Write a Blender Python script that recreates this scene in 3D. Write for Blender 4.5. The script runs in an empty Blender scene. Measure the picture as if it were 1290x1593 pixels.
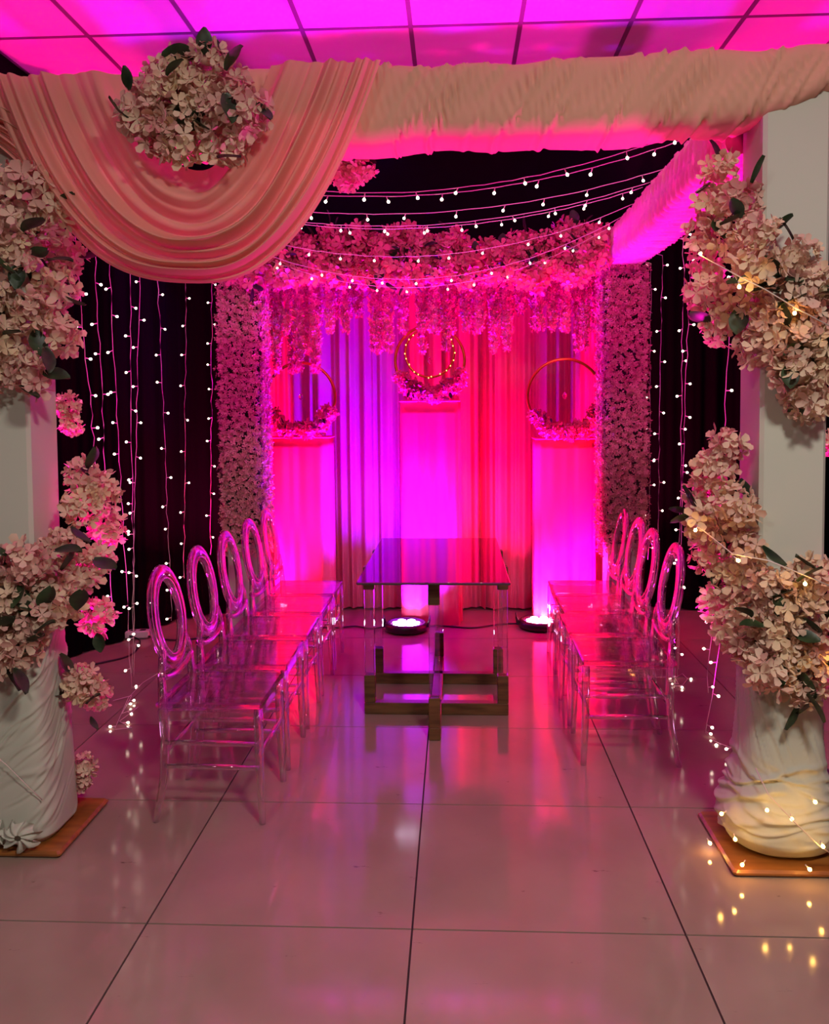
import bpy, math, random
import numpy as np
from mathutils import Matrix, Vector

random.seed(7)
rng = np.random.default_rng(7)
scene = bpy.context.scene
COL = scene.collection
PI = math.pi

# ------------------------------------------------------------------ camera
YAW, PITCH, ROLL, FPX, CAM_H, PY = .0483, .049, -.0081, 1328.0, 1.5426, 700.0
_F = np.array([-math.sin(YAW) * math.cos(PITCH), math.cos(YAW) * math.cos(PITCH), -math.sin(PITCH)])
_R = np.array([math.cos(YAW), math.sin(YAW), 0.0])
_U = np.cross(_R, _F)
_R2 = _R * math.cos(ROLL) + _U * math.sin(ROLL)
_U2 = np.cross(_R2, _F)
_C = np.array([0, 0, CAM_H])
cam_data = bpy.data.cameras.new('camera')
cam = bpy.data.objects.new('camera', cam_data)
COL.objects.link(cam)
m = Matrix.Identity(4)
for i in range(3):
    m[i][0], m[i][1], m[i][2], m[i][3] = _R2[i], _U2[i], -_F[i], _C[i]
cam.matrix_world = m
cam_data.sensor_fit = 'HORIZONTAL'
cam_data.sensor_width = 36.0
cam_data.lens = 36.0 * FPX / 1290.0
cam_data.shift_y = (PY - 796.5) / 1290.0
cam_data.clip_start = 0.05
scene.camera = cam


def at(x, y, X=None, Y=None, Z=None):
    """the world point seen at photo pixel (x, y) on one world plane"""
    r = (x - 645) / FPX * _R2 - (y - PY) / FPX * _U2 + _F
    a, v = (0, X) if X is not None else ((1, Y) if Y is not None else (2, Z))
    return _C + r * (v - _C[a]) / r[a]


# ------------------------------------------------------------------ world, exposure
world = bpy.data.worlds.new('world')
scene.world = world
world.use_nodes = True
world.node_tree.nodes['Background'].inputs[0].default_value = (1.0, .80, .72, 1)
world.node_tree.nodes['Background'].inputs[1].default_value = .008
vs = scene.view_settings
vs.view_transform = 'Standard'
vs.look = 'None'
vs.exposure = 0.0
vs.gamma = 1.0
vs.use_curve_mapping = False
cy = scene.cycles
cy.use_denoising = True
cy.max_bounces = 10
cy.transparent_max_bounces = 40
cy.transmission_bounces = 8
cy.glossy_bounces = 5
cy.diffuse_bounces = 3
cy.sample_clamp_indirect = 4.0
cy.caustics_reflective = False
cy.caustics_refractive = False


def lamp(name, kind, loc, rot, power, color, size=.2, parent=None, spread=PI, spot=None):
    d = bpy.data.lights.new(name, kind)
    d.energy = power
    d.color = color
    if kind == 'AREA':
        d.shape = 'DISK'
        d.size = size
        d.spread = spread
    if kind == 'SPOT':
        d.shadow_soft_size = size
        d.spot_size, d.spot_blend = spot
    o = bpy.data.objects.new(name, d)
    COL.objects.link(o)
    o.location = loc
    o.rotation_euler = rot
    o.parent = parent
    return o


# room ceiling lamps, over and behind the photographer
ROOM_COL = (1.0, .95, .83)
lamp('room_lamp', 'AREA', (.95, .1, 3.55), (0, 0, 0), 92, ROOM_COL, .5)
lamp('room_lamp', 'AREA', (-1.6, -.9, 3.55), (0, 0, 0), 46, ROOM_COL, .5)

# ------------------------------------------------------------------ materials
def srgb(r, g, b):
    f = lambda c: ((c / 255 + .055) / 1.055) ** 2.4 if c > 10 else c / 255 / 12.92
    return (f(r), f(g), f(b), 1)


def mat(name, color=(.8, .8, .8, 1), rough=.5, metal=0, spec=.5, **kw):
    M = bpy.data.materials.new(name)
    M.use_nodes = True
    b = M.node_tree.nodes['Principled BSDF']
    b.inputs['Base Color'].default_value = color
    b.inputs['Roughness'].default_value = rough
    b.inputs['Metallic'].default_value = metal
    b.inputs['Specular IOR Level'].default_value = spec
    for k, v in kw.items():
        b.inputs[k].default_value = v
    return M


def nd(M, t, **kw):
    n = M.node_tree.nodes.new(t)
    for k, v in kw.items():
        setattr(n, k, v)
    return n


def lk(M, a, b):
    M.node_tree.links.new(a, b)


def noise_col(M, c1, c2, scale, lo=.35, hi=.65, coord='Object', detail=4, stretch=None):
    b = M.node_tree.nodes['Principled BSDF']
    tc = nd(M, 'ShaderNodeTexCoord')
    nt = nd(M, 'ShaderNodeTexNoise')
    nt.inputs['Scale'].default_value = scale
    nt.inputs['Detail'].default_value = detail
    src = tc.outputs[coord]
    if stretch:
        mp = nd(M, 'ShaderNodeMapping')
        mp.inputs['Scale'].default_value = stretch
        lk(M, src, mp.inputs[0])
        src = mp.outputs[0]
    lk(M, src, nt.inputs['Vector'])
    cr = nd(M, 'ShaderNodeValToRGB')
    cr.color_ramp.elements[0].position, cr.color_ramp.elements[0].color = lo, c1
    cr.color_ramp.elements[1].position, cr.color_ramp.elements[1].color = hi, c2
    lk(M, nt.outputs['Fac'], cr.inputs[0])
    lk(M, cr.outputs[0], b.inputs['Base Color'])
    return nt, cr


def bump(M, fac_socket, strength=.2, dist=.01):
    b = M.node_tree.nodes['Principled BSDF']
    bp = nd(M, 'ShaderNodeBump')
    bp.inputs['Strength'].default_value = strength
    bp.inputs['Distance'].default_value = dist
    lk(M, fac_socket, bp.inputs['Height'])
    lk(M, bp.outputs[0], b.inputs['Normal'])


def cloth(name, color, trans=.3, rough=.85):
    """woven fabric: diffuse front, some light through"""
    M = mat(name, color, rough, spec=.15)
    nt = M.node_tree
    b = nt.nodes['Principled BSDF']
    b.inputs['Sheen Weight'].default_value = .0
    tc = nd(M, 'ShaderNodeTexCoord')
    n = nd(M, 'ShaderNodeTexNoise')
    n.inputs['Scale'].default_value = 420
    lk(M, tc.outputs['Object'], n.inputs['Vector'])
    bump(M, n.outputs['Fac'], .08, .002)
    if trans > 0:
        t = nd(M, 'ShaderNodeBsdfTranslucent')
        t.inputs[0].default_value = color
        mx = nd(M, 'ShaderNodeMixShader')
        mx.inputs[0].default_value = trans
        out = nt.nodes['Material Output']
        lk(M, b.outputs[0], mx.inputs[1])
        lk(M, t.outputs[0], mx.inputs[2])
        lk(M, mx.outputs[0], out.inputs[0])
    return M


def petal_mat(name, stops, trans=.25):
    M = mat(name, rough=.7, spec=.2)
    nt = M.node_tree
    b = nt.nodes['Principled BSDF']
    g = nd(M, 'ShaderNodeNewGeometry')
    oi = nd(M, 'ShaderNodeObjectInfo')
    mul = nd(M, 'ShaderNodeMath', operation='MULTIPLY_ADD')
    mul.inputs[1].default_value = .55
    m2 = nd(M, 'ShaderNodeMath', operation='MULTIPLY')
    m2.inputs[1].default_value = .45
    lk(M, oi.outputs['Random'], m2.inputs[0])
    lk(M, g.outputs['Random Per Island'], mul.inputs[0])
    lk(M, m2.outputs[0], mul.inputs[2])
    cr = nd(M, 'ShaderNodeValToRGB')
    els = cr.color_ramp.elements
    for i, (p, c) in enumerate(stops):
        e = els[i] if i < 2 else els.new(p)
        e.position, e.color = p, c
    lk(M, mul.outputs[0], cr.inputs[0])
    lk(M, cr.outputs[0], b.inputs['Base Color'])
    t = nd(M, 'ShaderNodeBsdfTranslucent')
    lk(M, cr.outputs[0], t.inputs[0])
    mx = nd(M, 'ShaderNodeMixShader')
    mx.inputs[0].default_value = trans
    lk(M, b.outputs[0], mx.inputs[1])
    lk(M, t.outputs[0], mx.inputs[2])
    lk(M, mx.outputs[0], nt.nodes['Material Output'].inputs[0])
    return M


def acrylic(name, tint=(.98, .95, .97, 1), clear=.5, rim=.75):
    """clear moulded acrylic: a part goes straight through, a part refracts, the rim reflects"""
    M = bpy.data.materials.new(name)
    M.use_nodes = True
    nt = M.node_tree
    nt.nodes.remove(nt.nodes['Principled BSDF'])
    tr = nd(M, 'ShaderNodeBsdfTransparent')
    tr.inputs[0].default_value = tint
    rf = nd(M, 'ShaderNodeBsdfGlass')
    rf.inputs['Color'].default_value = tint
    rf.inputs['Roughness'].default_value = .02
    rf.inputs['IOR'].default_value = 1.45
    gl = nd(M, 'ShaderNodeBsdfGlossy')
    gl.inputs['Roughness'].default_value = .06
    lw = nd(M, 'ShaderNodeLayerWeight')
    lw.inputs['Blend'].default_value = .5
    pw = nd(M, 'ShaderNodeMath', operation='POWER')
    pw.inputs[1].default_value = 3.2
    lk(M, lw.outputs['Facing'], pw.inputs[0])
    ma = nd(M, 'ShaderNodeMath', operation='MULTIPLY_ADD')
    ma.inputs[1].default_value = rim
    ma.inputs[2].default_value = .045
    lk(M, pw.outputs[0], ma.inputs[0])
    m1 = nd(M, 'ShaderNodeMixShader')
    m1.inputs[0].default_value = 1 - clear
    m2 = nd(M, 'ShaderNodeMixShader')
    lk(M, tr.outputs[0], m1.inputs[1])
    lk(M, rf.outputs[0], m1.inputs[2])
    lk(M, ma.outputs[0], m2.inputs[0])
    lk(M, m1.outputs[0], m2.inputs[1])
    lk(M, gl.outputs[0], m2.inputs[2])
    lk(M, m2.outputs[0], nt.nodes['Material Output'].inputs[0])
    return M


def emit(name, color, strength, sampled=True):
    M = bpy.data.materials.new(name)
    M.use_nodes = True
    nt = M.node_tree
    nt.nodes.remove(nt.nodes['Principled BSDF'])
    e = nd(M, 'ShaderNodeEmission')
    e.inputs[0].default_value = color
    e.inputs[1].default_value = strength
    lk(M, e.outputs[0], nt.nodes['Material Output'].inputs[0])
    if not sampled:
        M.cycles.emission_sampling = 'NONE'
    return M


m_tile = mat('floor tile', rough=.09, spec=.55)
nt_, _ = noise_col(m_tile, srgb(148, 126, 114), srgb(160, 138, 125), 2.2)
# dark scuffs and specks worn into the tiles
_b = m_tile.node_tree.nodes['Principled BSDF']
_tc = nd(m_tile, 'ShaderNodeTexCoord')
_mp = nd(m_tile, 'ShaderNodeMapping')
_mp.inputs['Scale'].default_value = (2.4, 6.5, 1)
_mp.inputs['Rotation'].default_value = (0, 0, .5)
_n2 = nd(m_tile, 'ShaderNodeTexNoise')
_n2.inputs['Scale'].default_value = 2.3
_n2.inputs['Detail'].default_value = 6
_n2.inputs['Roughness'].default_value = .7
lk(m_tile, _tc.outputs['Object'], _mp.inputs[0])
lk(m_tile, _mp.outputs[0], _n2.inputs['Vector'])
_r2 = nd(m_tile, 'ShaderNodeValToRGB')
_r2.color_ramp.elements[0].position, _r2.color_ramp.elements[0].color = .655, (0, 0, 0, 1)
_r2.color_ramp.elements[1].position, _r2.color_ramp.elements[1].color = .73, (1, 1, 1, 1)
lk(m_tile, _n2.outputs['Fac'], _r2.inputs[0])
_mx = nd(m_tile, 'ShaderNodeMix', data_type='RGBA')
lk(m_tile, _r2.outputs[0], _mx.inputs[0])
lk(m_tile, _b.inputs['Base Color'].links[0].from_socket, _mx.inputs[6])
_mx.inputs[7].default_value = srgb(84, 58, 50)
lk(m_tile, _mx.outputs[2], _b.inputs['Base Color'])
_n3 = nd(m_tile, 'ShaderNodeTexNoise')
_n3.inputs['Scale'].default_value = 9
lk(m_tile, _tc.outputs['Object'], _n3.inputs['Vector'])
_mr = nd(m_tile, 'ShaderNodeMapRange')
_mr.inputs[3].default_value, _mr.inputs[4].default_value = .05, .15
lk(m_tile, _n3.outputs['Fac'], _mr.inputs[0])
lk(m_tile, _mr.outputs[0], _b.inputs['Roughness'])

m_grout = mat('grout', srgb(52, 38, 36), .8)
m_black = mat('black wall', (.006, .005, .007, 1), .9, spec=.05)
m_blackcloth = mat('black drape cloth', (.003, .0025, .0035, 1), .95, spec=.0)
m_ceil = mat('ceiling tile', srgb(214, 186, 204), .6, spec=.1)
_tc = nd(m_ceil, 'ShaderNodeTexCoord')
_mp = nd(m_ceil, 'ShaderNodeMapping')
_mp.inputs['Scale'].default_value = (8, 9.2, 0)
_vo = nd(m_ceil, 'ShaderNodeTexVoronoi', feature='SMOOTH_F1')
_vo.inputs['Scale'].default_value = 1.0
_vo.inputs['Randomness'].default_value = .35
lk(m_ceil, _tc.outputs['Object'], _mp.inputs[0])
lk(m_ceil, _mp.outputs[0], _vo.inputs['Vector'])
bump(m_ceil, _vo.outputs['Distance'], .35, .02)
m_ceilgrid = mat('ceiling grid metal', srgb(120, 112, 116), .5, .3)
m_white = cloth('white column cloth', srgb(206, 206, 194), .0)
m_wrap = cloth('white wrap cloth', srgb(206, 206, 192), .15)
m_peach = cloth('peach drape cloth', srgb(234, 178, 158), .36)
m_peach_beam = cloth('peach beam cloth', srgb(226, 168, 148), .0)
m_sleeve = cloth('blush ruched cloth', srgb(236, 172, 184), .0)
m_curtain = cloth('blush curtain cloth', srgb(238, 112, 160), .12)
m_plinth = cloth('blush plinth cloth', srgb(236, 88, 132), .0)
m_wood = mat('brown wood', srgb(96, 66, 40), .4)
noise_col(m_wood, srgb(84, 58, 36), srgb(120, 86, 54), 6, stretch=(1, 1, 8))
m_board = mat('varnished board', srgb(150, 92, 40), .3)
noise_col(m_board, srgb(128, 76, 34), srgb(164, 104, 48), 4, stretch=(1, 7, 1))
m_glass = mat('dark smoked glass', (.018, .012, .02, 1), .02, spec=1.0, IOR=1.75)
m_acr = acrylic('clear acrylic chair')
m_seat = acrylic('clear acrylic seat', (.92, .82, .89, 1), .78, .5)
m_edge = acrylic('clear acrylic seat edge', (.80, .62, .76, 1), .35)
m_acr2 = acrylic('clear acrylic table leg', (.96, .95, .98, 1), .85)
m_gold = mat('gold metal hoop', srgb(214, 160, 70), .28, 1.0)
m_plastic = mat('black plastic', (.012, .011, .013, 1), .35)
m_cable = mat('black cable', (.01, .01, .011, 1), .5)
m_strip = mat('white plastic strip', srgb(205, 198, 196), .45)
m_wire = mat('clear fairy wire', srgb(224, 206, 200), .35, spec=.6, **{'Emission Color': (1, .8, .7, 1)})
m_leaf = mat('dark green leaf', rough=.45)
noise_col(m_leaf, srgb(20, 34, 24), srgb(54, 76, 44), 14)
m_backing = mat('dark gap backing', srgb(30, 40, 26), .7)
m_petal = petal_mat('hydrangea petal', [(0, srgb(234, 208, 168)), (1, srgb(214, 148, 146)), (.4, srgb(240, 212, 190)), (.72, srgb(230, 188, 176))])
m_small = petal_mat('small blossom petal', [(0, srgb(240, 212, 196)), (1, srgb(184, 134, 126)), (.5, srgb(222, 180, 168))], .1)
m_vine = petal_mat('vine blossom petal', [(0, srgb(226, 168, 172)), (1, srgb(150, 76, 98)), (.5, srgb(204, 120, 138))], .15)
m_pink = petal_mat('pink hydrangea petal', [(0, srgb(236, 160, 170)), (1, srgb(206, 100, 130)), (.5, srgb(228, 132, 152))], .2)
m_bulb = emit('fairy bulb', (1, .82, .62, 1), 9, False)
m_warm = emit('amber fairy bulb', (1, .50, .09, 1), 95, True)
m_crystal = acrylic('crystal', (.98, .95, .97, 1), .2)

# ------------------------------------------------------------------ mesh helpers
def mesh(name, verts, faces, mats, smooth=True, fmat=None):
    me = bpy.data.meshes.new(name)
    me.from_pydata([tuple(map(float, v)) for v in verts], [], [tuple(map(int, f)) for f in faces])
    for M in (mats if isinstance(mats, (list, tuple)) else [mats]):
        me.materials.append(M)
    if smooth:
        me.polygons.foreach_set('use_smooth', [True] * len(me.polygons))
    if fmat is not None:
        me.polygons.foreach_set('material_index', [int(i) for i in fmat])
    me.update()
    return me


def link(name, data, parent=None, loc=(0, 0, 0), rot=(0, 0, 0), scale=1.0):
    o = bpy.data.objects.new(name, data)
    COL.objects.link(o)
    o.location = tuple(map(float, loc))
    o.rotation_euler = rot
    if scale != 1.0:
        o.scale = (scale,) * 3 if isinstance(scale, (int, float)) else scale
    o.parent = parent
    return o


def tag(o, label=None, cat=None, group=None, kind=None):
    for k, v in (('label', label), ('category', cat), ('group', group), ('kind', kind)):
        if v:
            o[k] = v
    return o


def thing(name, loc, label, cat, group=None, rot=(0, 0, 0), kind=None):
    return tag(link(name, None, None, loc, rot), label, cat, group, kind)


class MB:
    """collects shapes for one mesh"""
    def __init__(s):
        s.v, s.f, s.m = [], [], []

    def add(s, V, F, mi=0):
        o = len(s.v)
        s.v.extend([tuple(p) for p in V])
        s.f.extend([tuple(i + o for i in f) for f in F])
        s.m.extend([mi] * len(F))

    def box(s, c, d, mi=0, bevel=0.0):
        x, y, z = c
        a, b, h = d[0] / 2, d[1] / 2, d[2] / 2
        if bevel <= 0:
            V = [(x + i * a, y + j * b, z + k * h) for k in (-1, 1) for j in (-1, 1) for i in (-1, 1)]
            s.add(V, [(0, 2, 3, 1), (4, 5, 7, 6), (0, 1, 5, 4), (2, 6, 7, 3), (0, 4, 6, 2), (1, 3, 7, 5)], mi)
            return
        e = min(bevel, a * .9, b * .9, h * .9)
        L = [(-h, e), (-h + e, 0), (h - e, 0), (h, e)]
        V = []
        for zz, ins in L:
            aa, bb = a - ins, b - ins
            for px, py in ((-aa + e, -bb), (aa - e, -bb), (aa, -bb + e), (aa, bb - e), (aa - e, bb), (-aa + e, bb), (-aa, bb - e), (-aa, -bb + e)):
                V.append((x + px, y + py, z + zz))
        F = [tuple(range(7, -1, -1)), tuple(range(24, 32))]
        for r in range(3):
            for i in range(8):
                j = (i + 1) % 8
                F.append((r * 8 + i, r * 8 + j, r * 8 + 8 + j, r * 8 + 8 + i))
        s.add(V, F, mi)

    def tube(s, pts, r, n=8, closed=False, up=(0, 0, 1), mi=0, caps=True, power=2.0):
        """sweep an ellipse (ra along side, rb along up) along pts; r scalar, (ra, rb) or a list of those"""
        P = np.array(pts, float)
        N = len(P)
        up = np.array(up, float)
        V = []
        for i in range(N):
            t = P[(i + 1) % N] - P[i - 1] if closed else P[min(i + 1, N - 1)] - P[max(i - 1, 0)]
            t = t / (np.linalg.norm(t) + 1e-9)
            sd = np.cross(t, up)
            if np.linalg.norm(sd) < 1e-3:
                sd = np.cross(t, np.array([1.0, 0.02, 0]))
            sd /= np.linalg.norm(sd)
            u2 = np.cross(sd, t)
            rr = r[i] if isinstance(r, list) else r
            ra, rb = rr if isinstance(rr, tuple) else (rr, rr)
            for k in range(n):
                a = 2 * PI * (k + .5) / n
                ca, sa = math.cos(a), math.sin(a)
                e = 2.0 / power
                ca = math.copysign(abs(ca) ** e, ca)
                sa = math.copysign(abs(sa) ** e, sa)
                V.append(P[i] + sd * ra * ca + u2 * rb * sa)
        F = []
        for i in range(N if closed else N - 1):
            j = (i + 1) % N
            for k in range(n):
                l = (k + 1) % n
                F.append((i * n + k, i * n + l, j * n + l, j * n + k))
        if not closed and caps:
            F.append(tuple(range(n - 1, -1, -1)))
            F.append(tuple((N - 1) * n + k for k in range(n)))
        s.add(V, F, mi)

    def lathe(s, prof, c=(0, 0, 0), n=16, mi=0):
        V = []
        for r, z in prof:
            for k in range(n):
                a = 2 * PI * k / n
                V.append((c[0] + r * math.cos(a), c[1] + r * math.sin(a), c[2] + z))
        F = []
        for i in range(len(prof) - 1):
            for k in range(n):
                l = (k + 1) % n
                F.append((i * n + k, i * n + l, (i + 1) * n + l, (i + 1) * n + k))
        F.append(tuple(range(n - 1, -1, -1)))
        F.append(tuple((len(prof) - 1) * n + k for k in range(n)))
        s.add(V, F, mi)

    def mesh(s, name, mats, smooth=False):
        return mesh(name, s.v, s.f, mats, smooth, s.m)


def grid_faces(nu, nv, wrap=False):
    F = []
    for i in range(nu - 1):
        for j in range(nv if wrap else nv - 1):
            k = (j + 1) % nv
            F.append((i * nv + j, i * nv + k, (i + 1) * nv + k, (i + 1) * nv + j))
    return F


def folds(s, freqs, seed, sharp=1.0):
    """irregular pleats: a sum of waves of the given frequencies"""
    r = np.random.default_rng(seed)
    out = np.zeros_like(s, dtype=float)
    for f, a in freqs:
        ff = f * r.uniform(.85, 1.15)
        w = np.sin(2 * PI * ff * s + r.uniform(0, 2 * PI) + .8 * np.sin(2 * PI * ff * .37 * s + r.uniform(0, 6)))
        out += a * np.sign(w) * np.abs(w) ** sharp
    return out


def inside(poly, x, y):
    c = False
    n = len(poly)
    for i in range(n):
        (x1, y1), (x2, y2) = poly[i], poly[(i + 1) % n]
        if (y1 > y) != (y2 > y) and x < (x2 - x1) * (y - y1) / (y2 - y1) + x1:
            c = not c
    return c


# ------------------------------------------------------------------ the room
X0, X1, Y0, Y1, CEIL = -2.65, 3.0, -2.6, 6.62, 3.64
b = MB(); b.box(((X0 + X1) / 2, (Y0 + Y1) / 2, -.055), (X1 - X0 + .2, Y1 - Y0 + .2, .10))
floor = tag(link('floor', b.mesh('floor', m_grout)), kind='structure')
T = .8
b = MB(); b.box((0, 0, -.004), (T - .006, T - .006, .008))
me_tile = b.mesh('tile', m_tile)
for i in range(-4, 5):
    for j in range(-6, 6):
        cx, cyy = -.137 + T * (i + .5), 2.454 + T * (j + .5)
        if cx - T / 2 < X0 - .7 or cx + T / 2 > X1 + .7 or cyy + T / 2 > Y1 + .75:
            continue
        o = link('tile', me_tile, floor, (cx, cyy, 0.0))
b = MB(); b.box(((X0 + X1) / 2, (Y0 + Y1) / 2, CEIL + .06), (X1 - X0 + .2, Y1 - Y0 + .2, .08))
ceiling = tag(link('ceiling', b.mesh('ceiling', m_ceilgrid)), kind='structure')
b = MB(); b.box((0, 0, .006), (.582, .582, .012), 0, .003)
me_ct = b.mesh('ceiling_panel', m_ceil)
gx, gy = -2.044, 4.80
for i in range(-1, 9):
    for j in range(-12, 3):
        cx, cyy = gx + .603 * (i + .5), gy + .603 * (j + .5)
        if X0 - .02 < cx - .29 and cx + .29 < X1 + .05 and cyy + .3 < Y1 + .05 and cyy > Y0 + .2:
            link('ceiling_panel', me_ct, ceiling, (cx, cyy, CEIL))
b = MB()
for i in range(-1, 10):
    b.box((gx + .603 * i, (Y0 + Y1) / 2, CEIL + .008), (.024, Y1 - Y0, .024))
for j in range(-12, 4):
    if Y0 < gy + .603 * j < Y1:
        b.box(((X0 + X1) / 2, gy + .603 * j, CEIL + .008), (X1 - X0, .024, .022))
link('ceiling_grid', b.mesh('ceiling_grid', m_ceilgrid), ceiling)
for nm, c, d in (('wall_back', ((X0 + X1) / 2, Y1 + .05, CEIL / 2), (X1 - X0 + .2, .1, CEIL)),
                 ('wall_left', (X0 - .05, (Y0 + Y1) / 2, CEIL / 2), (.1, Y1 - Y0, CEIL)),
                 ('wall_right', (X1 + .05, (Y0 + Y1) / 2, CEIL / 2), (.1, Y1 - Y0, CEIL))):
    b = MB(); b.box(c, d)
    tag(link(nm, b.mesh(nm, m_black)), kind='structure')


def curtain_sheet(name, pts, z0, z1, M, freqs, seed, amp=1.0, nu=260, nv=18, gather=0.0, parent=None, flare=0.0):
    """a hanging sheet whose foot follows pts (plan polyline), pleated along its normal"""
    P = np.array(pts, float)
    seg = np.linalg.norm(np.diff(P, axis=0), axis=1)
    L = np.concatenate([[0], np.cumsum(seg)])
    s = np.linspace(0, L[-1], nu)
    px, py = np.interp(s, L, P[:, 0]), np.interp(s, L, P[:, 1])
    tx, ty = np.gradient(px), np.gradient(py)
    n = np.hypot(tx, ty)
    nx, ny = ty / n, -tx / n
    f = folds(s, freqs, seed)
    f2 = folds(s, freqs, seed + 50)
    V = np.zeros((nu, nv, 3))
    for j in range(nv):
        t = j / (nv - 1)
        z = z0 + (z1 - z0) * t
        k = amp * (1 - .55 * t * gather)
        d = (f * (.75 + .25 * t) + f2 * .35 * (1 - t) ** 2) * k - flare * (1 - t) ** 4
        V[:, j, 0] = px + nx * d
        V[:, j, 1] = py + ny * d
        V[:, j, 2] = z
    return link(name, mesh(name, V.reshape(-1, 3), grid_faces(nu, nv), M), parent)


# black drapes that close the sides of the backdrop
o = curtain_sheet('black_drape', [(-2.60, 4.7), (-2.25, 5.5), (-2.02, 6.12), (-1.40, 6.57)], .012, 3.0, m_blackcloth, [(5, .018), (11, .008)], 3)
tag(o, 'black floor length drape behind the fairy strands, on the side with the power strip', 'drape')
o = curtain_sheet('black_drape', [(1.14, 6.57), (1.9, 6.45), (2.94, 6.3)], .012, 3.0, m_blackcloth, [(5, .018), (11, .008)], 5)
tag(o, 'black floor length drape behind the fairy strands with the coiled end', 'drape')

# ------------------------------------------------------------------ canopy frame
FRONT = 2.87
CR, CL = 1.115, -1.575            # column centres in x


def sleeve(name, cx, cyy, prof, M, parent, wr, seed, nz=90, na=96, sq=5.0, lean=None):
    """cloth wrapped round a square post: prof(z) gives the half width, wr(z, a) the wrinkle"""
    zs = np.array(prof)[:, 0]
    hw = np.array(prof)[:, 1]
    Z = np.linspace(zs[0], zs[-1], nz)
    A = np.linspace(0, 2 * PI, na, endpoint=False)
    V = np.zeros((nz, na, 3))
    ca, sa = np.cos(A), np.sin(A)
    for i, z in enumerate(Z):
        h = np.interp(z, zs, hw)
        q = sq if np.ndim(sq) == 0 else np.interp(z, [s_[0] for s_ in sq], [s_[1] for s_ in sq])
        rad = h / (np.abs(ca) ** q + np.abs(sa) ** q) ** (1 / q)
        rad = rad + wr(z, A)
        V[i, :, 0] = cx + rad * ca
        V[i, :, 1] = cyy + rad * sa
        V[i, :, 2] = z
    F = grid_faces(nz, na, True)
    F.append(tuple(range(na - 1, -1, -1)))
    F.append(tuple((nz - 1) * na + k for k in range(na)))
    return link(name, mesh(name, V.reshape(-1, 3), F, M), parent)


def post(label, cx, wraps, board, seed):
    cyy = FRONT + .11
    t = thing('canopy_column', (cx, cyy, 0), label, 'column', None, kind='thing')
    b = MB()
    b.box((0, 0, 1.37), (.216, .216, 2.44), 0, .012)
    link('shaft', b.mesh('shaft', m_white), t)
    b = MB()
    (bx, by), (bw, bd) = board
    b.box((bx - cx, by - cyy, .013), (bw, bd, .022), 0, .008)
    link('base_board', b.mesh('base_board', m_board), t)
    return t


# front columns
tL = post('square white cloth covered column on the brown board at the side of the hanging swag', CL, None, ((-1.62, 3.015), (.50, .42)), 1)
tR = post('square white cloth covered column with amber lit bulbs bunched in cloth at its foot', CR, None, ((1.19, 2.975), (.58, .42)), 2)


def crease_list(n, zr, sl, seed, wd=(.004, .012), dp=(.003, .009), aw=(.5, 1.4)):
    r = np.random.default_rng(seed)
    return [(r.uniform(*zr), r.uniform(0, 2 * PI), r.uniform(*sl), r.uniform(*wd), r.uniform(*dp), r.uniform(*aw)) for _ in range(n)]


def creases(z, A, L):
    out = np.zeros_like(A)
    for z0, a0, sl, wd, dp, aw in L:
        da = (A - a0 + PI) % (2 * PI) - PI
        d = z - z0 - sl * da - .02 * np.sin(3 * da)
        if np.min(np.abs(d)) > .1:
            continue
        out += dp * (np.exp(-(d / wd) ** 2) - .7 * np.exp(-((d + 1.8 * wd) / (1.3 * wd)) ** 2)) * np.exp(-(da / aw) ** 4)
    return out


CR1 = crease_list(46, (.03, .34), (-.05, .04), 21, (.005, .014), (.004, .011))
CR2 = crease_list(60, (.25, 1.0), (-.62, -.30), 22, (.006, .014), (.002, .006), (.3, .8))
CL1 = crease_list(110, (.08, 1.0), (.06, .16), 31, (.005, .013), (.002, .006), (.4, 1.2))


def wrR(z, A):
    k = np.clip((.42 - z) / .12, 0, 1)
    return creases(z, A, CR1) * k + creases(z, A, CR2) * np.clip((1.05 - z) / .2, .1, 1) * (1 - .5 * k)


sleeve('base_wrap', 0, 0, [(.025, .13), (.045, .165), (.09, .195), (.15, .196), (.21, .170), (.30, .146), (.42, .128), (.58, .119), (1.0, .115)], m_wrap, tR, wrR, 2, 220, 160,
       sq=[(0, 2.3), (.3, 2.8), (.55, 5), (1, 7)])


def wrL(z, A):
    return creases(z, A, CL1) * np.clip((1.1 - z) / .15, 0, 1)


sleeve('base_wrap', 0, 0, [(.025, .13), (.05, .152), (.14, .150), (.3, .142), (.6, .126), (.9, .1165), (1.0, .113)], m_wrap, tL, wrL, 3, 220, 160,
       sq=[(0, 3.5), (.4, 5), (1, 7)])
# knotted cloth rosette at the foot of one wrap
V, F = [], []
nu, nv = 60, 9
for i in range(nu):
    a = 2 * PI * i / nu
    for j in range(nv):
        r = .012 + .05 * j / (nv - 1) * (1 + .25 * math.sin(7 * a))
        V.append((r * math.cos(a), -.02 - .02 * math.sin(9 * a + j * .5) * j / nv + .03 * (j / nv) ** 2, r * math.sin(a) * .8))
F = [(i * nv + j, i * nv + j + 1, ((i + 1) % nu) * nv + j + 1, ((i + 1) % nu) * nv + j) for i in range(nu) for j in range(nv - 1)]
p = at(32, 1300, Y=2.80)
link('cloth_rosette', mesh('cloth_rosette', V, F, m_wrap), tL, (p[0] - CL, p[1] - FRONT - .11, max(.075, p[2])))
link('cloth_rosette', bpy.data.objects['cloth_rosette'].data, tL, (p[0] - CL - .1, p[1] - FRONT - .11 + .01, max(.075, p[2])), (0, 1.1, 0), .8)


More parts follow.
